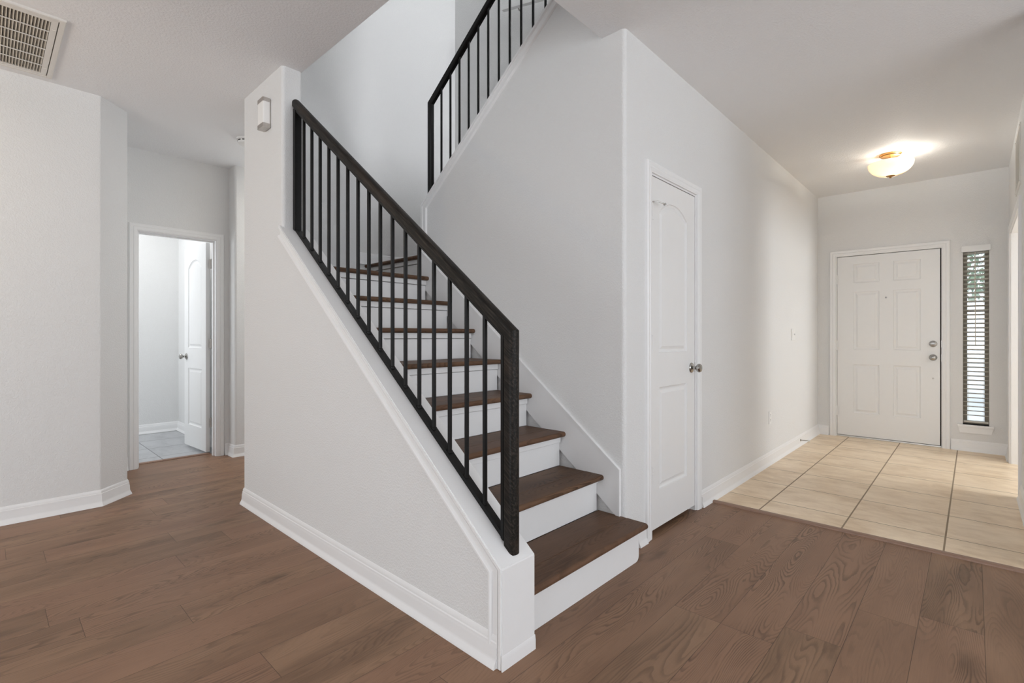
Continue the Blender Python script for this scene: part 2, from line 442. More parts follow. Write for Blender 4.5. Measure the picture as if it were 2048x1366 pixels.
def thing(name, loc, label=None, cat=None, group=None, kind=None):
    o = bpy.data.objects.new(name, None); o.location = loc; o.empty_display_size = 0.05; C.objects.link(o)
    return tag(o, label, cat, group, kind)
def tag(o, label=None, cat=None, group=None, kind=None):
    if label: o['label'] = label
    if cat: o['category'] = cat
    if group: o['group'] = group
    if kind: o['kind'] = kind
    return o
def struct(o, label=None):
    o['kind'] = 'structure'
    if label: o['label'] = label
    return o

# ------------------------------------------------------------------ plan dimensions
CH = 2.743                       # ceiling height
XS = 2.28                        # stair-side face of the wall beside the stairs
YC = 1.325                       # face of the closet wall
XF = 6.64                        # face of the front wall
YR = -0.245                      # face of the entry's right wall
XK = 1.207                       # room face of the knee wall and pillar
YB = 5.23                        # face of the bathroom-door wall
RISE, RUN, Y1, Z1 = 0.198, 0.253, 1.192, 0.194
TOPZ = 5.6
def capz(y): return 0.345 + 0.786 * (y - 1.165)          # lower cap top
def cap2z(y): return 2.133 + 0.777 * (3.075 - y)         # upper cap top

# ------------------------------------------------------------------ floors and ceilings
struct(MB().box(-4.6, -4.6, -0.12, 3.425, YB + 0.16, 0).build('floor', 'floor'), 'brown oak plank floor of the living room and hall')
struct(MB().box(3.425, -3.9, -0.12, XF + 0.14, YC + 0.12, 0).build('floor_entry', 'tile'), 'beige stone-look tile floor of the entry')
struct(MB().box(-0.6, YB + 0.16, -0.12, 1.75, 7.2, -0.002).build('floor_bathroom', 'greytile'), 'grey tile floor of the bathroom')
# ceiling with the stairwell opening (x 1.325..3.40, y 1.467..4.0)
mb = MB(); H0, H1 = CH, 3.163
XL, XR, YN, YK = 1.325, 3.40, 1.467, 4.0
mb.box(-4.6, -4.6, H0, XL, 3.0, H1); mb.box(-4.6, 3.0, H0, XL - 0.06, 7.2, H1); mb.box(XL, -4.6, H0, XR + 0.06, YN, H1); mb.box(XL - 0.06, YK + 0.06, H0, XR + 0.06, 7.2, H1); mb.prism([(XL - 0.06, 3.588), (XL + 0.41, YK + 0.06), (XL - 0.06, YK + 0.06)], 'z', H0, H1); mb.box(XR + 0.06, -4.6, H0, XF + 0.14, 7.2, H1)
struct(mb.build('ceiling', 'ceil'), 'pale textured ceiling with a stairwell opening')
struct(MB().box(XL - 0.3, -3.4, TOPZ, XR + 0.3, YK + 0.3, TOPZ + 0.1).build('ceiling_upstairs', 'ceil'))

# ------------------------------------------------------------------ walls
# wall beside the stairs + rounded corner into the closet wall
mb = MB()
foot = rounded([(XS, YC), (2.50, YC), (2.50, YC + 0.115), (XS + 0.12, YC + 0.115), (XS + 0.12, YN + 0.002), (XS, YN + 0.002)], {0: 0.022})
mb.prism(foot, 'z', 0, CH)
mb.prism([(YN + 0.002, 0), (3.06, 0), (3.06, cap2z(3.06) - 0.022), (YN + 0.002, cap2z(YN) - 0.022)], 'x', XS, XS + 0.12)
wall_stair = struct(mb.build('wall_stair', 'wall'), 'white wall beside the stairs carrying the upper railing')
# closet wall
mb = MB().grid_wall('y', YC, YC + 0.115, 2.50, XF, 0, CH, [(2.55, 3.185, 0, 2.062)])
struct(mb.build('wall_closet', 'wall'), 'long white wall with the narrow closet door')
# front wall
DY0, DY1, DZ = 0.225, 1.150, 2.046
WY0, WY1, WZ0, WZ1 = -0.112, 0.076, 0.262, 1.985
mb = MB().grid_wall('x', XF, XF + 0.14, -4.0, YC + 0.115, 0, CH, [(DY0, DY1, 0, DZ), (WY0, WY1, WZ0, WZ1)])
struct(mb.build('wall_front', 'wall'), 'white wall with the front door and narrow window')
# entry right wall with a cased opening
OX0, OX1, OZ = 4.975, 6.245, 2.062
mb = MB().grid_wall('y', YR - 0.125, YR, 3.5, XF, 0, CH, [(OX0, OX1, 0, OZ)])
struct(mb.build('wall_entry_right', 'wall'))
# living room shell behind the camera with window openings
mb = MB().grid_wall('x', 3.5, 3.62, -4.6, YR, 0, CH, [])
struct(mb.build('wall_east', 'wall'))
mb = MB().grid_wall('y', -4.6, -4.45, -4.6, 3.62, 0, CH, [(-0.9, 3.4, 0.45, 2.45)])
struct(mb.build('wall_south', 'wall'))
mb = MB().grid_wall('x', -4.6, -4.45, -4.45, 4.27, 0, CH, [(-1.5, 2.7, 0.45, 2.45)])
struct(mb.build('wall_west', 'wall'))
mb = MB().grid_wall('y', -4.0, -3.9, 3.62, XF + 0.14, 0, CH, [(5.2, 6.5, 0.6, 2.3)])
struct(mb.build('wall_side_room', 'wall'))
# left wall with chamfered end
foot = rounded([(-4.6, 4.27), (0.535, 4.27), (0.705, 4.437), (0.705, YB + 0.02), (-4.6, YB + 0.02)], {1: 0.02, 2: 0.02})
struct(MB().prism(foot, 'z', 0, CH).build('wall_left', 'wall'), 'white wall at the left with an angled end')
# bathroom-door wall, and the bump-out at its right
BX0, BX1, BZ = 0.892, 1.512, 2.048
mb = MB().grid_wall('y', YB, YB + 0.12, 0.6, 1.62, 0, CH, [(BX0, BX1, 0, BZ)])
struct(mb.build('wall_bathroom_door', 'wall'))
foot = rounded([(1.612, 5.075), (4.6, 5.075), (4.6, YB + 0.12), (1.612, YB + 0.12)], {0: 0.022})
struct(MB().prism(foot, 'z', 0, CH).build('wall_hall', 'wall'), 'strip of wall at the end of the hall behind the pillar')
struct(MB().grid_wall('x', 4.6, 4.7, 4.12, 5.35, 0, CH, []).build('wall_hall_end', 'wall'))
mb = MB().grid_wall('y', 7.03, 7.15, -0.6, 1.73, 0, CH, [])
struct(mb.build('wall_bathroom_back', 'wall'), 'bright back wall of the bathroom')
struct(MB().grid_wall('x', 1.61, 1.73, YB + 0.12, 7.03, 0, CH, []).build('wall_bathroom_right', 'wall'))
struct(MB().grid_wall('x', -0.6, -0.5, YB + 0.02, 7.03, 0, CH, [(5.6, 6.8, 0.9, 2.1)]).build('wall_bathroom_left', 'wall'))
# pillar + stairwell left and back walls (full two storeys)
foot = rounded([(XK, 2.992), (XL, 2.992), (XL, 3.56), (XL + 0.44, YK), (XR + 0.12, YK), (XR + 0.12, YK + 0.12), (XL + 0.38, YK + 0.12), (XK, 3.615)],
               {0: 0.022, 1: 0.014, 7: 0.02})
struct(MB().prism(foot, 'z', 0, TOPZ).build('wall_pillar', 'wall'), 'white end wall at the head of the knee wall, holding the sconce')
struct(MB().grid_wall('x', XR, XR + 0.12, YC + 0.12, YK, 0, TOPZ, []).build('wall_stairwell_right', 'wall'))
struct(MB().grid_wall('x', XL - 0.12, XL, YN, 2.99, H1, TOPZ, []).build('wall_stairwell_left', 'wall'))
struct(MB().grid_wall('y', YN - 0.12, YN, XL - 0.12, 2.40, H1, TOPZ, []).build('wall_upstairs_near', 'wall'))
struct(MB().grid_wall('x', 2.28, 2.40, -3.4, YN - 0.12, H1, TOPZ, []).build('wall_upstairs_left', 'wall'))
struct(MB().grid_wall('x', XR, XR + 0.12, -3.4, YC + 0.12, H1, TOPZ, []).build('wall_upstairs_right', 'wall'))
struct(MB().grid_wall('y', -3.4, -3.28, 2.28, XR + 0.12, H1, TOPZ, [(2.45, 3.3, 3.6, 5.0)]).build('wall_upstairs_end', 'wall'))
# knee wall
KX1 = 1.345
mb = MB().prism([(1.183, 0), (3.0139, 0), (3.0139, capz(3.0139) - 0.02), (1.183, capz(1.183) - 0.02)], 'x', XK, KX1)
knee = struct(mb.build('wall_knee', 'wall'), 'white sloping knee wall on the open side of the stairs')

# ------------------------------------------------------------------ caps and mouldings
# lower cap board + front panel
mb = MB(); s1 = 3.012
mb.prism([(1.165, capz(1.165)), (s1, capz(s1)), (s1, capz(s1) - 0.024), (1.185, capz(1.185) - 0.024), (1.185, 0.003), (1.165, 0.003)], 'x', XK - 0.013, 1.370)
bmesh.ops.bevel(mb.bm, geom=[e for e in mb.bm.edges if e.calc_length() > 0.15 and len(e.link_faces) == 2 and e.calc_face_angle(0) > 0.5], offset=0.004, segments=2, affect='EDGES')
cap_low = struct(mb.build('trim_1', 'trim'), 'white cap board and front panel of the knee wall')
# moulding under the cap on the room side (plane x=XK, outward -X); U=-Y?, keep U=Y, V=Z, N=+X -> negative heights go to the room
def cap_mould(x, sgn, path, name, label, H=1.0, closed_end=True):
    prof = [(0.0, 0.0), (0.0, 0.011 * H), (0.004, 0.011 * H), (0.007, 0.0055 * H), (0.013, 0.003 * H), (0.030, 0.003 * H), (0.033, 0.008 * H), (0.038, 0.012 * H), (0.045, 0.012 * H), (0.050, 0.007 * H), (0.053, 0.0)]
    prof = [(o, h * sgn) for o, h in prof]
    return struct(MB().sweep(path, prof, (x, 0, 0), (0, 1, 0), (0, 0, 1)).build(name, 'trim'), label)
# path runs down the slope then down the front, so LEFT of travel is ... slope from high y to low y: left = below
pth = [(3.0, capz(3.0) - 0.024), (1.186, capz(1.186) - 0.024), (1.186, 0.0)]
cap_mould(XK, -1, pth, 'trim_2', 'white moulding under the sloping cap, room side')
# small shoe around the front panel
struct(MB().sweep([(1.3695, 1.1655), (XK - 0.0125, 1.1655)], [(0.0, 0.0), (0.004, 0.0), (0.0035, 0.035), (0.0015, 0.05), (0.0, 0.052)], (0, 0, 0), (1, 0, 0), (0, 1, 0)).build('trim_3', 'trim'), 'white shoe at the foot of the knee wall front')
# upper cap on the stair wall: cap board + end trim
mb = MB()
e0 = 3.075
ytop = YN + 0.01
mb.prism([(e0, cap2z(e0)), (ytop, cap2z(ytop)), (ytop, cap2z(ytop) - 0.022), (e0 - 0.016, cap2z(e0 - 0.016) - 0.022), (e0 - 0.016, 1.586), (e0, 1.586)], 'x', XS - 0.012, XS + 0.132)
bmesh.ops.bevel(mb.bm, geom=[e for e in mb.bm.edges if e.calc_length() > 0.2 and len(e.link_faces) == 2 and e.calc_face_angle(0) > 0.5], offset=0.003, segments=2, affect='EDGES')
struct(mb.build('trim_4', 'trim'), 'white cap and end board of the upper stair wall')
# moulding below the upper cap: LEFT of travel must point into the wall face; travel up the slope from the landing: reversed
pth = [(e0 - 0.017, 1.586), (e0 - 0.017, cap2z(e0 - 0.017) - 0.022), (ytop, cap2z(ytop) - 0.022)]
cap_mould(XS, -1, pth, 'trim_5', 'white moulding under the upper sloping cap')

# ------------------------------------------------------------------ baseboards
BB = [(0, 0), (0.026, 0), (0.024, 0.010), (0.017, 0.024), (0.0145, 0.034), (0.013, 0.066), (0.0105, 0.072), (0.0105, 0.082), (0.0075, 0.086), (0.0075, 0.096), (0.003, 0.106), (0, 0.108)]
def baseboard(name, path, label=None, left=True, z=0.0):
    """path: room lies to the LEFT of travel"""
    prof = BB if left else [(-o, h) for o, h in BB]
    return struct(MB().sweep(path, prof, (0, 0, z), (1, 0, 0), (0, 1, 0)).build(name, 'trim'), label)
# travel with the room on the left
baseboard('baseboard_knee', [(XK + 0.10, 3.735), (XK, 3.615), (XK, 1.19)], 'white baseboard along the knee wall', False)
baseboard('baseboard_left', [(-4.45, 4.27), (0.535, 4.27), (0.705, 4.437), (0.705, YB)], 'white baseboard of the angled left wall', False)
baseboard('baseboard_closet', [(2.40, YC), (2.488, YC)], 'short white baseboard beside the bottom step', False)
baseboard('baseboard_entry_left', [(3.25, YC), (XF, YC)], 'white baseboard of the long closet wall', False)
baseboard('baseboard_front_left', [(XF, YC), (XF, 1.212)], None, False)
baseboard('baseboard_front_right', [(XF, 0.164), (XF, YR)], 'white baseboard under the narrow window', False)
baseboard('baseboard_entry_right', [(XF, YR), (OX1 + 0.062, YR)], None, False)
baseboard('baseboard_entry_near', [(OX0 - 0.062, YR), (3.5, YR), (3.5, -4.4)], None, False)
baseboard('baseboard_bath_door', [(0.71, YB), (0.836, YB)], None, False)
baseboard('baseboard_hall', [(1.572, YB), (1.612, YB), (1.612, 5.075), (4.6, 5.075)], 'white baseboard wrapping the hall corner', False)
baseboard('baseboard_bathroom', [(-0.5, 7.03), (1.61, 7.03), (1.61, YB + 0.16)], 'white baseboard in the bathroom', False)
baseboard('baseboard_landing', [(2.27, YK), (XR, YK), (XR, 3.08)], 'white baseboard on the stair landing', False, 1.778)

# thresholds
def strip(name, axis, a, b0, b1, label):
    prof = [(-0.022, 0.0), (0.022, 0.0), (0.021, 0.006), (0.012, 0.012), (-0.012, 0.012), (-0.021, 0.006)]
    path = [(a, b0), (a, b1)] if axis == 'y' else [(b0, a), (b1, a)]
    mat = 'strip'
    return struct(MB().sweep(path, prof, (0, 0, 0), (1, 0, 0), (0, 1, 0)).build(name, mat), label)
strip('trim_6', 'y', 3.418, YC - 0.012, YR, 'brown wood strip between oak floor and entry tile')
strip('trim_7', 'x', YB + 0.165, BX0 + 0.02, BX1 - 0.02, 'brown wood strip in the bathroom doorway')

# ------------------------------------------------------------------ doors
def panel_slab(w, h, t, panels, mat, name, parent, M4):
    """slab in local (u: 0..w, v: depth 0..t, z: 0..h); both faces carry recessed mouldings"""
    b = bmesh.new()
    ring = [(0.0, 0.0), (0.003, 0.006), (0.012, 0.0105), (0.020, 0.0105), (0.038, 0.003)]
    outer = [(0, 0), (w, 0), (w, h), (0, h)]
    for side in (0, 1):
        P = lambda p, d: Vector((p[0], d if side == 0 else t - d, p[1]))
        loops = [outer] + panels
        flat = [p for lp in loops for p in lp]
        vs = [b.verts.new(P(p, 0)) for p in flat]
        for tri in tessellate_polygon([[Vector((p[0], p[1], 0)) for p in lp] for lp in loops]):
            try: b.faces.new([vs[i] for i in tri])
            except ValueError: pass
        i0 = 4
        for lp in panels:
            prev = vs[i0:i0 + len(lp)]; i0 += len(lp)
            for o, d in ring[1:]:
                cur = [b.verts.new(P(p, d)) for p in inset(lp, o)]
                n = len(lp)
                for k in range(n): b.faces.new((prev[k], prev[(k + 1) % n], cur[(k + 1) % n], cur[k]))
                prev = cur
            b.faces.new(prev)
        if side == 0: front = vs[:4]
        else: back = vs[:4]
    for k in range(4): b.faces.new((front[k], front[(k + 1) % 4], back[(k + 1) % 4], back[k]))
    bmesh.ops.recalc_face_normals(b, faces=b.faces)
    bmesh.ops.transform(b, matrix=M4, verts=b.verts)
    m = MB(); m.merge(b)
    return m.build(name, mat, parent, angle=20)

def rect(a, b, c, d): return [(a, c), (b, c), (b, d), (a, d)]
def arch(a, b, c, d, sag, n=18):
    cx = (a + b) / 2; hw = (b - a) / 2; R = (hw * hw + sag * sag) / (2 * sag); cz = d + sag - R
    t0 = math.asin(hw / R)
    return [(a, c), (b, c)] + [(cx + R * math.sin(t0 - 2 * t0 * k / n), cz + R * math.cos(t0 - 2 * t0 * k / n)) for k in range(n + 1)]

CAS = [(0, 0), (0, 0.011), (0.006, 0.011), (0.010, 0.014), (0.024, 0.016), (0.030, 0.0125), (0.036, 0.0165), (0.052, 0.0175), (0.058, 0.013), (0.060, 0)]
def casing(name, parent, origin, U, V, a, b, top, mat='trim'):
    """three-sided door casing around opening a..b; N=UxV must point into the room, path runs so outside is left"""
    path = [(b, 0.0), (b, top), (a, top), (a, 0.0)]
    prof = [(-o, h) for o, h in CAS]
    return MB().sweep(path, prof, origin, U, V).build(name, mat, parent)

def knob(parent, origin, axis, name='door_knob'):
    """rose, neck and egg knob"""
    k = MB().lathe([(0.0, 0.0), (0.033, 0.0), (0.033, 0.003), (0.028, 0.009), (0.016, 0.012), (0.011, 0.016), (0.010, 0.028), (0.013, 0.034), (0.023, 0.040), (0.0275, 0.049), (0.0275, 0.056), (0.022, 0.064), (0.010, 0.068), (0.0, 0.0685)], origin, axis, 28)
    return k.build(name, 'nickel', parent)

def hinge(parent, x, y, z, nx, ny, h=0.09, mat='nickel'):
    m = MB()
    for k in range(5):
        zz = z - h / 2 + k * h / 5
        m.lathe([(0, 0.0006), (0.0055, 0.0006), (0.0055, h / 5 - 0.0006), (0, h / 5 - 0.0006)], (x, y, zz), (0, 0, 1), 12)
    m.lathe([(0, 0), (0.004, 0), (0.0045, 0.004), (0, 0.008)], (x, y, z + h / 2), (0, 0, 1), 10)
    # leaves
    px, py = -ny, nx
    m.box(x - abs(px) * 0.016 - abs(nx) * 0.001, y - abs(py) * 0.016 - abs(ny) * 0.001, z - h / 2, x + abs(px) * 0.016 + abs(nx) * 0.001, y + abs(py) * 0.016 + abs(ny) * 0.001, z + h / 2)
    return m.build('hinge', mat, parent)

def jamb(parent, axis, c0, c1, a, b, top, t=0.016, mat='trim'):
    """lining of an opening a..b (outer), from c0 to c1"""
    m = MB()
    if axis == 'y':
        m.box(a, c0, 0, a + t, c1, top); m.box(b - t, c0, 0, b, c1, top); m.box(a + t, c0, top - t, b - t, c1, top)
    else:
        m.box(c0, a, 0, c1, a + t, top); m.box(c0, b - t, 0, c1, b, top); m.box(c0, a + t, top - t, c1, b - t, top)
    return m.build('jamb', mat, parent)

# --- closet door (door_1)
d1 = struct(thing('door_1', (2.8675, YC, 0)), 'narrow white two-panel closet door with arched upper panel')
jamb(d1, 'y', YC, YC + 0.115, 2.55, 3.185, 2.062)
# stop bead behind slab
MB().box(2.566, YC + 0.040, 0, 2.578, YC + 0.075, 2.046).box(3.157, YC + 0.040, 0, 3.169, YC + 0.075, 2.046).box(2.578, YC + 0.040, 2.034, 3.157, YC + 0.075, 2.046).build('stop_bead', 'trim', d1)
casing('casing', d1, (0, YC, 0), (1, 0, 0), (0, 0, 1), 2.556, 3.179, 2.056)
w, h = 0.596, 2.008
slab = panel_slab(w, h, 0.035, [rect(0.100, w - 0.118, 0.215, 0.805), arch(0.100, w - 0.118, 1.005, 1.822, 0.072)], 'door', 'door_slab', d1, Matrix.Translation((2.569, YC + 0.003, 0.034)))
knob(d1, (3.112, YC + 0.003, 0.932), (0, -1, 0))
for z in (1.838, 1.087, 0.345): hinge(d1, 2.568, YC - 0.006, z, 0, 1, mat='plastic')
MB().tube([(2.568, YC - 0.007, 1.892), (2.585, YC - 0.030, 1.892), (2.64, YC - 0.050, 1.885)], 0.0035).lathe([(0, 0), (0.007, 0), (0.007, 0.012), (0, 0.012)], (2.64, YC - 0.050, 1.885), (0.5, 0.9, 0), 12).build('hinge_stop', 'nickel', d1)
MB().box(3.164, YC + 0.001, 0.90, 3.1695, YC + 0.03, 0.965).build('strike_plate', 'nickel', d1)
# closet interior floor darkening is real: closed closet
struct(MB().grid_wall('y', 2.3, 2.36, 2.40, 3.4, 0, 2.0, []).build('wall_closet_back', 'wall'))

# --- front door (door_2)
d2 = struct(thing('door_2', (XF, 0.6875, 0)), 'white six-panel front door with two satin locks')
jamb(d2, 'x', XF, XF + 0.14, DY0, DY1, DZ + 0.0, 0.012)
casing('casing', d2, (XF, 0, 0), (0, -1, 0), (0, 0, 1), -1.146, -0.229, DZ - 0.004)
w, h = 0.888, 2.008
Mt = Matrix(((0, 1, 0, XF + 0.012), (-1, 0, 0, 1.135), (0, 0, 1, 0.020), (0, 0, 0, 1)))
pan = []
for a, b in ((0.155, 0.388), (0.510, 0.735)):
    for c, d in ((0.258, 0.800), (0.965, 1.608), (1.708, 1.918)): pan.append(rect(a, b, c, d))
panel_slab(w, h, 0.045, pan, 'door', 'door_slab', d2, Mt)
knob(d2, (XF + 0.012, 0.302, 0.915), (-1, 0, 0))
MB().lathe([(0, 0), (0.033, 0), (0.033, 0.006), (0.029, 0.014), (0.018, 0.017), (0, 0.018)], (XF + 0.012, 0.302, 1.056), (-1, 0, 0), 28).box(XF - 0.026, 0.302 - 0.021, 1.048, XF - 0.004, 0.302 + 0.021, 1.062, 0.004).build('deadbolt', 'nickel', d2)
MB().lathe([(0, 0), (0.009, 0), (0.009, 0.003), (0.006, 0.004), (0.0, 0.004)], (XF + 0.012, 0.690, 1.552), (-1, 0, 0), 16).build('peephole', 'nickel', d2)
MB().lathe([(0, 0), (0.008, 0), (0.006, 0.003), (0.0, 0.004)], (XF + 0.012, 0.302, 0.70), (-1, 0, 0), 16).build('screw_cap', 'brush', d2)
for z in (1.773, 1.028, 0.286): hinge(d2, XF + 0.004, 1.1365, z, 1, 0, 0.1, 'plastic')
MB().box(XF + 0.001, DY0 + 0.0122, 1.02, XF + 0.03, DY0 + 0.0135, 1.09).box(XF + 0.001, DY0 + 0.0122, 0.875, XF + 0.03, DY0 + 0.0135, 0.95).build('strike_plate', 'nickel', d2)
MB().box(XF + 0.002, DY0 + 0.012, 0.0, XF + 0.15, DY1 - 0.012, 0.016, 0.003).build('threshold', 'alu', d2)
MB().box(XF + 0.06, DY0 + 0.012, 0.016, XF + 0.10, DY1 - 0.012, 2.034).build('gap_backing', 'dark', d2)  # dark sheet behind the slab, so the gaps around it read dark

# --- bathroom door (door_3)
d3 = struct(thing('door_3', (1.2, YB, 0)), 'white bathroom door standing open against the right')
jamb(d3, 'y', YB, YB + 0.12, BX0, BX1, BZ, 0.014)
MB().box(BX0 + 0.014, YB + 0.045, 0, BX0 + 0.025, YB + 0.08, 2.034).box(BX1 - 0.025, YB + 0.045, 0, BX1 - 0.014, YB + 0.08, 2.034).box(BX0 + 0.025, YB + 0.045, 2.023, BX1 - 0.025, YB + 0.08, 2.034).build('stop_bead', 'trim', d3)
casing('casing', d3, (0, YB, 0), (1, 0, 0), (0, 0, 1), BX0 + 0.006, BX1 - 0.006, BZ - 0.006)
w, h = 0.585, 2.012
ang = math.radians(3.6)
# slab local u runs along +Y from the hinge, depth towards +X
ux, uy = -math.sin(ang), math.cos(ang)
Mt = Matrix(((ux, uy, 0, 1.458), (uy, -ux, 0, 5.388), (0, 0, 1, 0.022), (0, 0, 0, 1)))
panel_slab(w, h, 0.035, [rect(0.110, w - 0.110, 0.215, 0.790), arch(0.110, w - 0.110, 0.995, 1.80, 0.075)], 'door', 'door_slab', d3, Mt)
kp = Mt @ Vector((w - 0.062, 0, 0.905))
knob(d3, kp, (-uy, ux, 0))
for z in (1.83, 1.06, 0.30): hinge(d3, 1.499, 5.374, z, 0, 1, 0.09, 'brush')

# --- cased opening on the right
op = struct(thing('trim_8', ((OX0 + OX1) / 2, YR, 0)), 'white cased opening in the right wall of the entry')
jamb(op, 'y', YR - 0.125, YR, OX0, OX1, OZ, 0.014)
casing('casing', op, (0, YR, 0), (-1, 0, 0), (0, 0, 1), -OX1 + 0.004, -OX0 - 0.004, OZ - 0.004)

# ------------------------------------------------------------------ window with blind
win = struct(thing('window_1', (XF, (WY0 + WY1) / 2, WZ0)), 'tall narrow window beside the front door')
gx = XF + 0.105
mb = MB(); fw_ = 0.032
mb.box(gx - 0.02, WY0, WZ0, gx + 0.02, WY0 + fw_, WZ1); mb.box(gx - 0.02, WY1 - fw_, WZ0, gx + 0.02, WY1, WZ1)
mb.box(gx - 0.02, WY0 + fw_, WZ0, gx + 0.02, WY1 - fw_, WZ0 + 0.03); mb.box(gx - 0.02, WY0 + fw_, WZ1 - 0.03, gx + 0.02, WY1 - fw_, WZ1)
mb.box(gx - 0.02, WY0 + fw_, 1.375, gx + 0.02, WY1 - fw_, 1.400)
mb.build('window_frame', 'bronze', win)
MB().box(gx - 0.003, WY0 + fw_, WZ0 + 0.03, gx + 0.003, WY1 - fw_, WZ1 - 0.03).build('pane', 'glass', win)
MB().box(XF - 0.032, -0.148, 0.240, XF + 0.085, 0.118, 0.262, 0.004).build('sill', 'trim', win)
MB().prism([(-0.128, 0.182), (0.098, 0.182), (0.112, 0.240), (-0.142, 0.240)], 'x', XF - 0.016, XF).build('apron', 'trim', win)

bl = thing('window_blind', (XF + 0.03, (WY0 + WY1) / 2, WZ1), 'taupe slatted blind with white headrail in the narrow window', 'blind')
MB().box(XF - 0.022, WY0 - 0.012, 1.966, XF + 0.028, WY1 + 0.012, 2.026, 0.004).build('headrail', 'plastic', bl)
mb = MB(); z = 1.950
while z > 0.315:
    mb.prism([(XF + 0.012, z + 0.0065), (XF + 0.061, z - 0.0065), (XF + 0.0618, z - 0.0037), (XF + 0.0128, z + 0.0093)], 'y', WY0 + 0.004, WY1 - 0.004)
    z -= 0.0432
mb.build('slats', 'slat', bl)
MB().box(XF + 0.012, WY0 + 0.004, 0.282, XF + 0.062, WY1 - 0.004, 0.298, 0.003).build('bottom_rail', 'slat', bl)
mb = MB()
for yy in (WY0 + 0.042, WY1 - 0.042):
    for xx in (XF + 0.010, XF + 0.064): mb.tube([(xx, yy, 1.965), (xx, yy, 0.295)], 0.0009, 6)
mb.build('ladder_cords', 'cord', bl)
MB().tube([(XF + 0.004, -0.012, 1.960), (XF + 0.003, -0.014, 1.05)], 0.0038, 10).build('tilt_wand', 'cord', bl)

# ------------------------------------------------------------------ staircase
st = thing('staircase', (1.8, 1.2, 0), 'staircase with dark oak treads and white risers turning at a landing', 'staircase')
TX0, TX1 = KX1, XS - 0.010
def nosing_prof(y, z, t, L):
    pts = [(y + L, z), (y + L, z - t)]
    r = t / 2
    for k in range(9):
        a = -PI / 2 - PI * k / 8
        pts.append((y + r + r * math.cos(a), z - r + r * math.sin(a)))
    return pts
for i in range(8):
    y, z = Y1 + RUN * i, Z1 + RISE * i
    x1 = XS - 0.004 if i == 0 else TX1
    back = y + RUN + 0.040 if i < 7 else YK
    tr = MB().box(TX0, y + 0.1205, z - 0.028, (XS - 0.016 if i else XS - 0.0045), back, z, 0.0012, 1).build('tread', 'tread', st)
    MB().nosing('x', TX0, x1, y, y + 0.1185, z).build('nosing', 'tread', tr)
    ry = y + 0.044
    m = MB()
    if i == 0:
        rr = rounded([(1.372, 0.001), (2.262, 0.001), (2.262, z - 0.0285), (1.372, z - 0.0285)], {1: 0.028})
        m.prism(rr, 'y', ry, ry + 0.016)
        m.box(2.246, ry + 0.016, 0.02, 2.262, YC + 0.02, z - 0.0285)
    else:
        m.box(TX0, ry, z - RISE + 0.001, XS - 0.016, ry + 0.016, z - 0.0285 - (0.0375 if i > 1 else 0.0))
    m.build('riser', 'trim', st)
    if i >= 1:
        hgt = 0.016 if i == 1 else 0.034
        MB().box(TX0, ry - 0.013, z - 0.029 - hgt, XS - 0.016 - (0.004 if i < 7 else 0), ry + (0.012 if i > 1 else -0.0005), z - 0.0285, 0.0015, 1).build('cleat', 'trim', st)
# landing beyond the eighth tread is its deep board; the ninth step turns right
lz = Z1 + RISE * 7
XT = 2.338
z9 = lz + RISE
tr = MB().box(XT + 0.1205, 3.078, z9 - 0.028, XR - 0.002, YK - 0.002, z9, 0.0012, 1).build('tread', 'tread', st)
MB().nosing('y', 3.078, YK - 0.002, XT, XT + 0.1185, z9).build('nosing', 'tread', tr)
MB().box(XT + 0.044, 3.078, lz + 0.001, XT + 0.060, YK - 0.002, z9 - 0.066).build('riser', 'trim', st)
MB().box(XT + 0.031, 3.078, z9 - 0.0625, XT + 0.056, YK - 0.002, z9 - 0.0285, 0.002, 1).build('cleat', 'trim', st)
MB().box(XS - 0.016, 3.078, lz - 0.028, XT + 0.06, YK - 0.002, lz, 0.0012, 1).build('tread', 'tread', st)
for k in range(6):                                         # upper flight, climbing back over the closet
    y, z = 3.052 - RUN * k, z9 + RISE * (k + 1)
    tr = MB().box(XS + 0.134, y - RUN - 0.04, z - 0.028, XR - 0.002, y - 0.1205, z, 0.0012, 1).build('tread', 'tread', st)
    MB().nosing('x', XS + 0.134, XR - 0.002, y, y - 0.1185, z).build('nosing', 'tread', tr)
    MB().box(XS + 0.134, y - 0.060, z - RISE + 0.001, XR - 0.002, y - 0.044, z - 0.0285).build('riser', 'trim', st)
# skirt board on the wall side, with bead along its edge
def skz(y): return 0.438 + 0.786 * (y - 1.349)
MB().prism([(1.349, 0.175), (3.058, 1.52), (3.058, skz(3.058)), (1.349, skz(1.349))], 'x', XS - 0.015, XS).build('skirt_board', 'trim', st)
MB().sweep([(3.058, skz(3.058)), (1.349, skz(1.349)), (1.349, 0.196)], [(0.0, -0.0151), (0.0, -0.019), (0.010, -0.019), (0.012, -0.0151)], (XS, 0, 0), (0, 1, 0), (0, 0, 1)).build('skirt_bead', 'trim', st)
# inner closing board of the knee wall
MB().prism([(1.25, 0.01), (2.99, 0.01), (2.99, capz(2.99) - 0.03), (1.25, capz(1.25) - 0.03)], 'x', KX1, KX1 + 0.010).build('stringer_board', 'trim', st)

# ------------------------------------------------------------------ railings
def flat_bar(p0, p1, x, w, t):
    """bar in a plane x=const between two (y,z) points, width w across x, thickness t perpendicular, plumb-cut ends"""
    (y0, z0), (y1, z1) = p0, p1
    L = math.hypot(y1 - y0, z1 - z0); v = t / 2 * L / abs(y1 - y0)
    return MB().prism([(y0, z0 - v), (y1, z1 - v), (y1, z1 + v), (y0, z0 + v)], 'x', x - w / 2, x + w / 2)

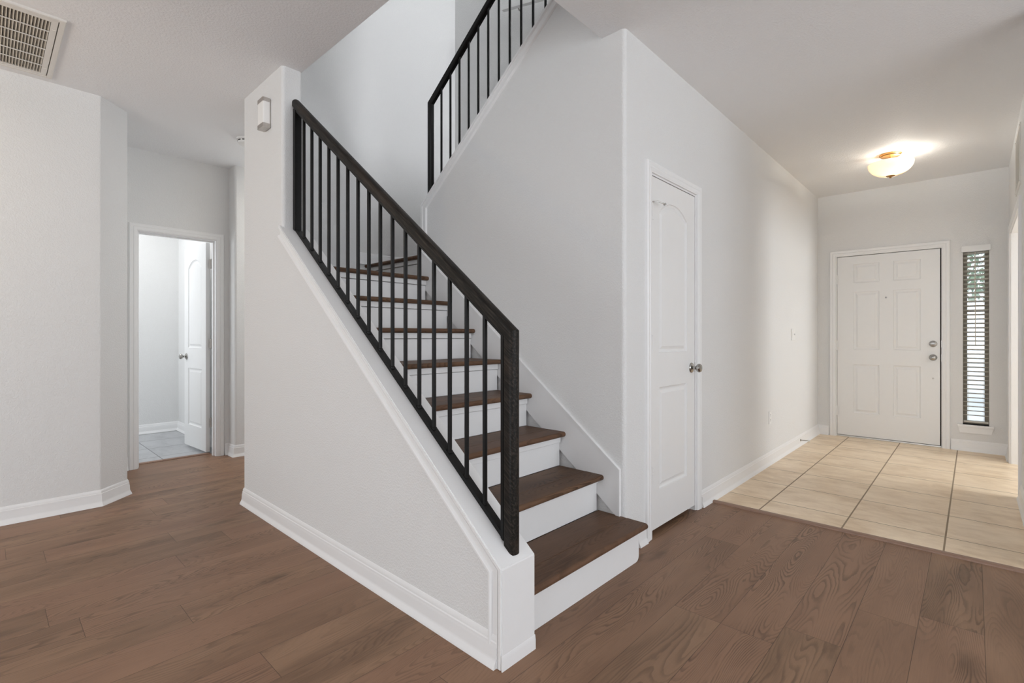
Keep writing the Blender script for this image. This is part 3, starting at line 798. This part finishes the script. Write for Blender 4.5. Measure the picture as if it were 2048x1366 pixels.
def d_profile(w, h, n=12):
    """rounded wood handrail section: flat base, round crown; (across, up)"""
    pts = [(-w / 2 + 0.004, 0), (w / 2 - 0.004, 0), (w / 2, 0.005)]
    for k in range(n + 1):
        a = PI * k / n
        pts.append((w / 2 * math.cos(a), h - w / 2 * 0.78 + w / 2 * 0.78 * math.sin(a)))
    pts.append((-w / 2, 0.005))
    return pts

RX = 1.290
lr = thing('stair_railing', (RX, 1.21, capz(1.21)), 'black lower railing with round balusters and dark oak handrail along the knee wall', 'railing')
slope = 0.783
YP0, YP1 = 1.222, 2.982
def botz(y): return capz(y) + 0.012
def topz(y): return 1.124 + 0.7805 * (y - 1.21)           # underside of the wood rail
# bottom rail, top bar
flat_bar((YP0, botz(YP0)), (2.992, botz(2.992)), RX, 0.030, 0.016).build('bottom_rail', 'black', lr)
flat_bar((YP0, topz(YP0) - 0.006), (2.992, topz(2.992) - 0.006), RX, 0.032, 0.012).build('top_bar', 'black', lr)
# end posts of the steel frame
MB().box(RX - 0.017, YP0 + 0.010, botz(YP0) , RX + 0.017, YP0 + 0.024, topz(YP0 + 0.02)).build('frame_post', 'black', lr)
MB().box(RX - 0.02, 2.960, botz(2.96), RX + 0.02, 2.974 + 0.016, topz(2.975)).build('frame_post', 'black', lr)
# wood handrail with mitred drop along the lower post
sec = d_profile(0.049, 0.045)
mb = MB()
pth = [(3.006, topz(3.006) + 0.0), (1.226, topz(1.226)), (1.226, capz(1.185) + 0.001)]
# path plane (Y,Z): travel from the upper end down, LEFT of travel (below) -> use negative offsets so the crown points up/front
b_path = pth
mb.sweep(b_path, [(-u, a) for a, u in sec], (RX, 0, 0), (0, 1, 0), (0, 0, 1))
# rounded upper end
mb.build('handrail', 'ebony', lr)
bal_h = topz(2.0) - botz(2.0) - 0.004
for k in range(16):
    y = 2.884 - 0.1026 * k
    o = MB().lathe([(0, 0), (0.0092, 0), (0.0092, bal_h), (0, bal_h)], (0, 0, 0), (0, 0, 1), 14)
    if k == 0:
        base = o.build('baluster', 'black', lr, (0, 0, 0)); shoe = MB().lathe([(0, 0), (0.0125, 0), (0.0125, 0.008), (0.0095, 0.012), (0, 0.012)], (0, 0, 0), (0, 0, 1), 14)
        shoe_me = shoe.build('shoe', 'black', base, (0, 0, 0.002))
        b = base
    else:
        o.bm.free(); b = base.copy(); C.objects.link(b); b.parent = lr
        s2 = shoe_me.copy(); C.objects.link(s2); s2.parent = b
    b.location = Vector((RX, y, botz(y) + 0.002)) - lr.location

UX = 2.340
ur = thing('stair_railing', (UX, 3.03, cap2z(3.03)), 'black upper railing rising over the stair wall towards the ceiling', 'railing')
UP0 = 3.035; UP1 = 1.55
def utop(y): return 2.937 + 0.742 * (UP0 - y)
def ubot(y): return cap2z(y) + 0.001
prof = [(-0.019, 0.0), (0.019, 0.0), (0.019, 0.030), (0.012, 0.038), (-0.012, 0.038), (-0.019, 0.030)]
mb = MB().sweep([(UP0 + 0.018, ubot(UP0 + 0.018)), (UP0 + 0.018, utop(UP0 + 0.018)), (UP1, utop(UP1))], [(u, a) for a, u in prof], (UX, 0, 0), (0, 1, 0), (0, 0, 1))
mb.build('handrail', 'black', ur)
flat_bar((UP0 + 0.01, ubot(UP0 + 0.01) + 0.004), (UP1, ubot(UP1) + 0.004), UX, 0.034, 0.010).build('bottom_rail', 'black', ur)
k = 0
for y in (2.909, 2.805, 2.704, 2.605, 2.506, 2.407, 2.306, 2.206, 2.106, 2.006, 1.906, 1.806, 1.706):
    hh = utop(y) + 0.01 - ubot(y)
    MB().lathe([(0, 0), (0.0082, 0), (0.0082, hh), (0, hh)], (UX, y, ubot(y)), (0, 0, 1), 12).build('baluster', 'black', ur)

# white wall handrail glimpsed high in the stairwell
wh = thing('wall_handrail', (3.34, 3.2, 4.2), 'short white handrail high on the stairwell wall behind the upper railing', 'handrail')
MB().sweep([(3.22, 4.205), (2.3, 3.98)], [(-0.02, -0.025), (0.02, -0.025), (0.024, 0.0), (0.014, 0.022), (-0.014, 0.022), (-0.024, 0.0)], (3.335, 0, 0), (0, 1, 0), (0, 0, 1)).build('rail', 'rail_white', wh)
for yy in (3.05, 2.45):
    zz = 4.205 - 0.2446 * (3.22 - yy)
    MB().tube([(3.335, yy, zz + 0.0), (3.36, yy, zz - 0.03), (3.399, yy, zz - 0.03)], 0.007).build('bracket', 'nickel', wh)

# ------------------------------------------------------------------ fixtures
# flush ceiling light
LX, LY = 5.481, 0.536
cl = thing('ceiling_light', (LX, LY, CH), 'lit amber glass bowl ceiling light with brass canopy in the entry', 'ceiling light')
MB().lathe([(0, 0), (0.082, 0), (0.082, -0.006), (0.074, -0.011), (0.071, -0.019), (0.02, -0.024), (0, -0.024)], (LX, LY, CH), (0, 0, 1), 36).build('canopy', 'brass', cl)
MB().lathe([(0, 0), (0.006, 0), (0.006, -0.155), (0, -0.155)], (LX, LY, CH - 0.024), (0, 0, 1), 14).build('stem', 'brass', cl)
prof = [(0.026 + 0.140 * math.sin(PI / 2 * k / 14), -0.190 + 0.112 * (1 - math.cos(PI / 2 * k / 14)) ** 0.95) for k in range(15)]
MB().shell(prof, (LX, LY, CH)).build('glass_bowl', 'bowl', cl)
MB().lathe([(0, 0), (0.034, 0), (0.030, -0.006), (0.012, -0.011), (0.008, -0.017), (0.009, -0.020), (0.0, -0.023)], (LX, LY, CH - 0.188), (0, 0, 1), 24).build('finial', 'brass', cl)
MB().lathe([(0, -0.025), (0.014, -0.022), (0.024, -0.004), (0.020, 0.012), (0.012, 0.026), (0, 0.028)], (LX + 0.02, LY - 0.065, CH - 0.112), (0, 0, 1), 16).build('bulb', 'bulb', cl)
point('entry_bulb_light', (LX + 0.0, LY - 0.06, CH - 0.066), 6.5, (1.0, 0.94, 0.84), 0.02)

# wall sconce on the pillar
sc = thing('wall_sconce', (XK, 3.2, 2.50), 'small box sconce with white diffuser and nickel end caps on the pillar', 'sconce')
def scbox(x0, y0, z0, y1, z1):
    return MB().prism(rounded([(XK - 0.008, y0), (XK - 0.008, y1), (x0, y1), (x0, y0)], {2: 0.008, 3: 0.008}, 4), 'z', z0, z1)
MB().box(XK - 0.008, 3.158, 2.418, XK, 3.242, 2.590).build('backplate', 'brush', sc)
scbox(1.160, 3.155, 2.438, 3.245, 2.570).build('diffuser', 'diffuser', sc)
scbox(1.158, 3.153, 2.414, 3.247, 2.438).build('bottom_cap', 'brush', sc)
scbox(1.158, 3.153, 2.570, 3.247, 2.594).build('top_cap', 'brush', sc)

# smoke detector
sd = thing('smoke_detector', (1.470, 4.345, CH), 'round white smoke detector on the hall ceiling behind the pillar', 'smoke detector')
MB().lathe([(0, 0), (0.074, 0), (0.074, -0.012), (0.066, -0.014), (0.063, -0.038), (0.052, -0.046), (0, -0.048)], (1.470, 4.345, CH), (0, 0, 1), 36).build('housing', 'plastic', sd)
mb = MB()
for k in range(10):
    a = 2 * PI * k / 10
    mb.box(-0.013, 0.0630, -0.024, 0.013, 0.0662, -0.017, mat=Matrix.Translation((1.470, 4.345, CH)) @ Matrix.Rotation(a, 4, 'Z'))
mb.build('sensing_slots', 'dark', sd)

# return-air grille on the ceiling
VX0, VX1, VY0, VY1 = -0.28, 0.290, 3.372, 4.190
cv = thing('ceiling_vent', ((VX0 + VX1) / 2, (VY0 + VY1) / 2, CH), 'large white return-air grille with dusty blades on the ceiling at left', 'vent')
mb = MB()
pth = [(VX0, VY0), (VX1, VY0), (VX1, VY1), (VX0, VY1)]
mb.sweep(pth, [(0, 0), (0, -0.008), (0.004, -0.012), (0.024, -0.012), (0.026, 0)], (0, 0, CH), (1, 0, 0), (0, 1, 0), closed=True)
mb.build('frame', 'vent', cv)
ix0, ix1, iy0, iy1 = VX0 + 0.029, VX1 - 0.029, VY0 + 0.029, VY1 - 0.029
mb = MB()
fx = 0.036
mb.box(ix0, iy0, CH - 0.010, ix0 + fx, iy1, CH - 0.002); mb.box(ix1 - 0.026, iy0, CH - 0.010, ix1, iy1, CH - 0.002)
mb.box(ix0 + fx, iy0, CH - 0.010, ix1 - 0.026, iy0 + 0.026, CH - 0.002); mb.box(ix0 + fx, iy1 - 0.026, CH - 0.010, ix1 - 0.026, iy1, CH - 0.002)
mb.build('hinged_door', 'vent', cv)
gx0, gx1, gy0, gy1 = ix0 + fx, ix1 - 0.026, iy0 + 0.026, iy1 - 0.026
mb = MB(); nb = int((gx1 - gx0) / 0.0125)
for k in range(nb):
    x = gx0 + (k + 0.5) * (gx1 - gx0) / nb
    mb.prism([(x - 0.0056, CH - 0.001), (x - 0.0046, CH - 0.001), (x - 0.0010, CH - 0.0045), (x + 0.0044, CH - 0.0095), (x + 0.0032, CH - 0.0095), (x - 0.0022, CH - 0.0045)], 'y', gy0, gy1)
mb.build('blades', 'dust', cv)
mb = MB()
for k in range(1, 6):
    y = gy0 + k * (gy1 - gy0) / 6
    mb.box(gx0, y - 0.004, CH - 0.0112, gx1, y + 0.004, CH - 0.0085)
mb.build('crossbars', 'vent', cv)
MB().box(gx0, gy0, CH - 0.0009, gx1, gy1, CH - 0.0003).build('filter', 'duct', cv)
for yy in (VY0 + 0.13, VY1 - 0.15): MB().tube([(VX1 - 0.030, yy, CH - 0.012), (VX1 - 0.048, yy + 0.003, CH - 0.0125)], 0.0016, 6).build('latch', 'vent', cv)
MB().box(VX1 - 0.0295, iy0, CH - 0.004, VX1 - 0.0262, iy1, CH - 0.0005).build('hinge_gap', 'duct', cv)

# wall grille high on the entry's right wall
wv = thing('wall_vent', (5.22, YR, 2.43), 'white grille high on the right wall above the cased opening', 'vent')
MB().sweep([(4.97, 2.215), (5.46, 2.215), (5.46, 2.64), (4.97, 2.64)], [(0, 0), (0, -0.005), (0.003, -0.008), (0.028, -0.008), (0.030, 0)], (0, YR, 0), (1, 0, 0), (0, 0, 1), closed=True).xform(Matrix.Translation((0, 0, 0))).build('frame', 'vent', wv)
mb = MB()
zz = 2.25
while zz < 2.60:
    mb.prism([(YR + 0.0005, zz + 0.008), (YR + 0.0015, zz + 0.009), (YR + 0.007, zz), (YR + 0.006, zz - 0.001)], 'x', 5.0, 5.43); zz += 0.0125
mb.build('louvres', 'vent', wv)
for px in (4.985, 5.445):
    for pz in (2.232, 2.625): MB().lathe([(0, 0), (0.005, 0), (0.004, 0.002), (0, 0.0025)], (px, YR + 0.008, pz), (0, 1, 0), 10).build('screw', 'brush', wv)

# light switch and outlet
sw = thing('light_switch', (5.55, YC, 1.15), 'white two-gang light switch on the long wall near the front door', 'light switch')
MB().box(5.492, YC - 0.006, 1.092, 5.608, YC, 1.208, 0.003).build('plate', 'plastic', sw)
MB().box(5.508, YC - 0.009, 1.118, 5.540, YC - 0.005, 1.182, 0.002).build('rocker', 'plastic', sw)
MB().box(5.574, YC - 0.016, 1.144, 5.582, YC - 0.005, 1.160, 0.002).build('toggle', 'plastic', sw)
ol = thing('wall_outlet', (4.782, YC, 0.41), 'white duplex power outlet low on the long white wall', 'outlet')
MB().box(4.747, YC - 0.005, 0.353, 4.817, YC, 0.467, 0.003).build('plate', 'plastic', ol)
for zz in (0.388, 0.432):
    r_ = MB().lathe([(0, 0), (0.017, 0), (0.016, 0.002), (0, 0.002)], (4.782, YC - 0.0045, zz), (0, -1, 0), 20).build('receptacle', 'plastic', ol)
    MB().box(4.775, YC - 0.0072, zz - 0.002, 4.777, YC - 0.0066, zz + 0.007).box(4.787, YC - 0.0072, zz - 0.002, 4.789, YC - 0.0066, zz + 0.007).lathe([(0, 0), (0.0025, 0), (0, 0.0005)], (4.782, YC - 0.0067, zz - 0.009), (0, -1, 0), 8).build('slots', 'dark', r_)

# spring door stop on the baseboard
ds = thing('door_stop', (5.79, YC - 0.013, 0.055), 'small metal door stop with white tip sticking out of the baseboard', 'door stop')
MB().lathe([(0, 0), (0.012, 0), (0.010, 0.005), (0.0045, 0.008), (0.0045, 0.070), (0, 0.070)], (5.79, YC - 0.013, 0.055), (0, -1, 0.06), 14).build('rod', 'nickel', ds)
MB().lathe([(0, 0.068), (0.0085, 0.068), (0.0085, 0.082), (0.006, 0.086), (0, 0.086)], (5.79, YC - 0.013, 0.055), (0, -1, 0.06), 14).build('bumper', 'plastic', ds)

# ------------------------------------------------------------------ outside the narrow window
struct(MB().box(XF + 0.14, -14, -0.30, 40, 14, -0.12).build('ground', 'concrete'), 'pale paving outside the narrow window')
tr = thing('tree', (13.0, -0.35, -0.12), 'leafy green tree outside seen through the narrow window blind', 'tree')
MB().tube([(13, -0.35, -0.12), (13.05, -0.38, 1.2), (12.95, -0.3, 2.6)], 0.13, 12).build('trunk', 'bark', tr)
b = bmesh.new(); rng = random.Random(3)
for k in range(6500):
    th, u_ = rng.uniform(0, 2 * PI), rng.uniform(-1, 1); R = 1.0 * rng.uniform(0.35, 1) ** 0.4
    c = Vector((13 + 1.7 * R * math.sqrt(1 - u_ * u_) * math.cos(th), -0.35 + 2.2 * R * math.sqrt(1 - u_ * u_) * math.sin(th), 3.3 + 1.55 * R * u_))
    q = Matrix.Rotation(rng.uniform(0, PI), 4, 'X') @ Matrix.Rotation(rng.uniform(0, PI), 4, 'Z') @ Matrix.Rotation(rng.uniform(0, PI), 4, 'Y'); s_ = rng.uniform(0.045, 0.09)
    vs = [b.verts.new(c + (q @ Vector(p)) * s_) for p in ((-1, 0, 0), (0, -0.5, 0.1), (1, 0, 0), (0, 0.5, 0.1))]
    b.faces.new(vs)
m_ = MB(); m_.merge(b); m_.build('foliage', 'leaf', tr)
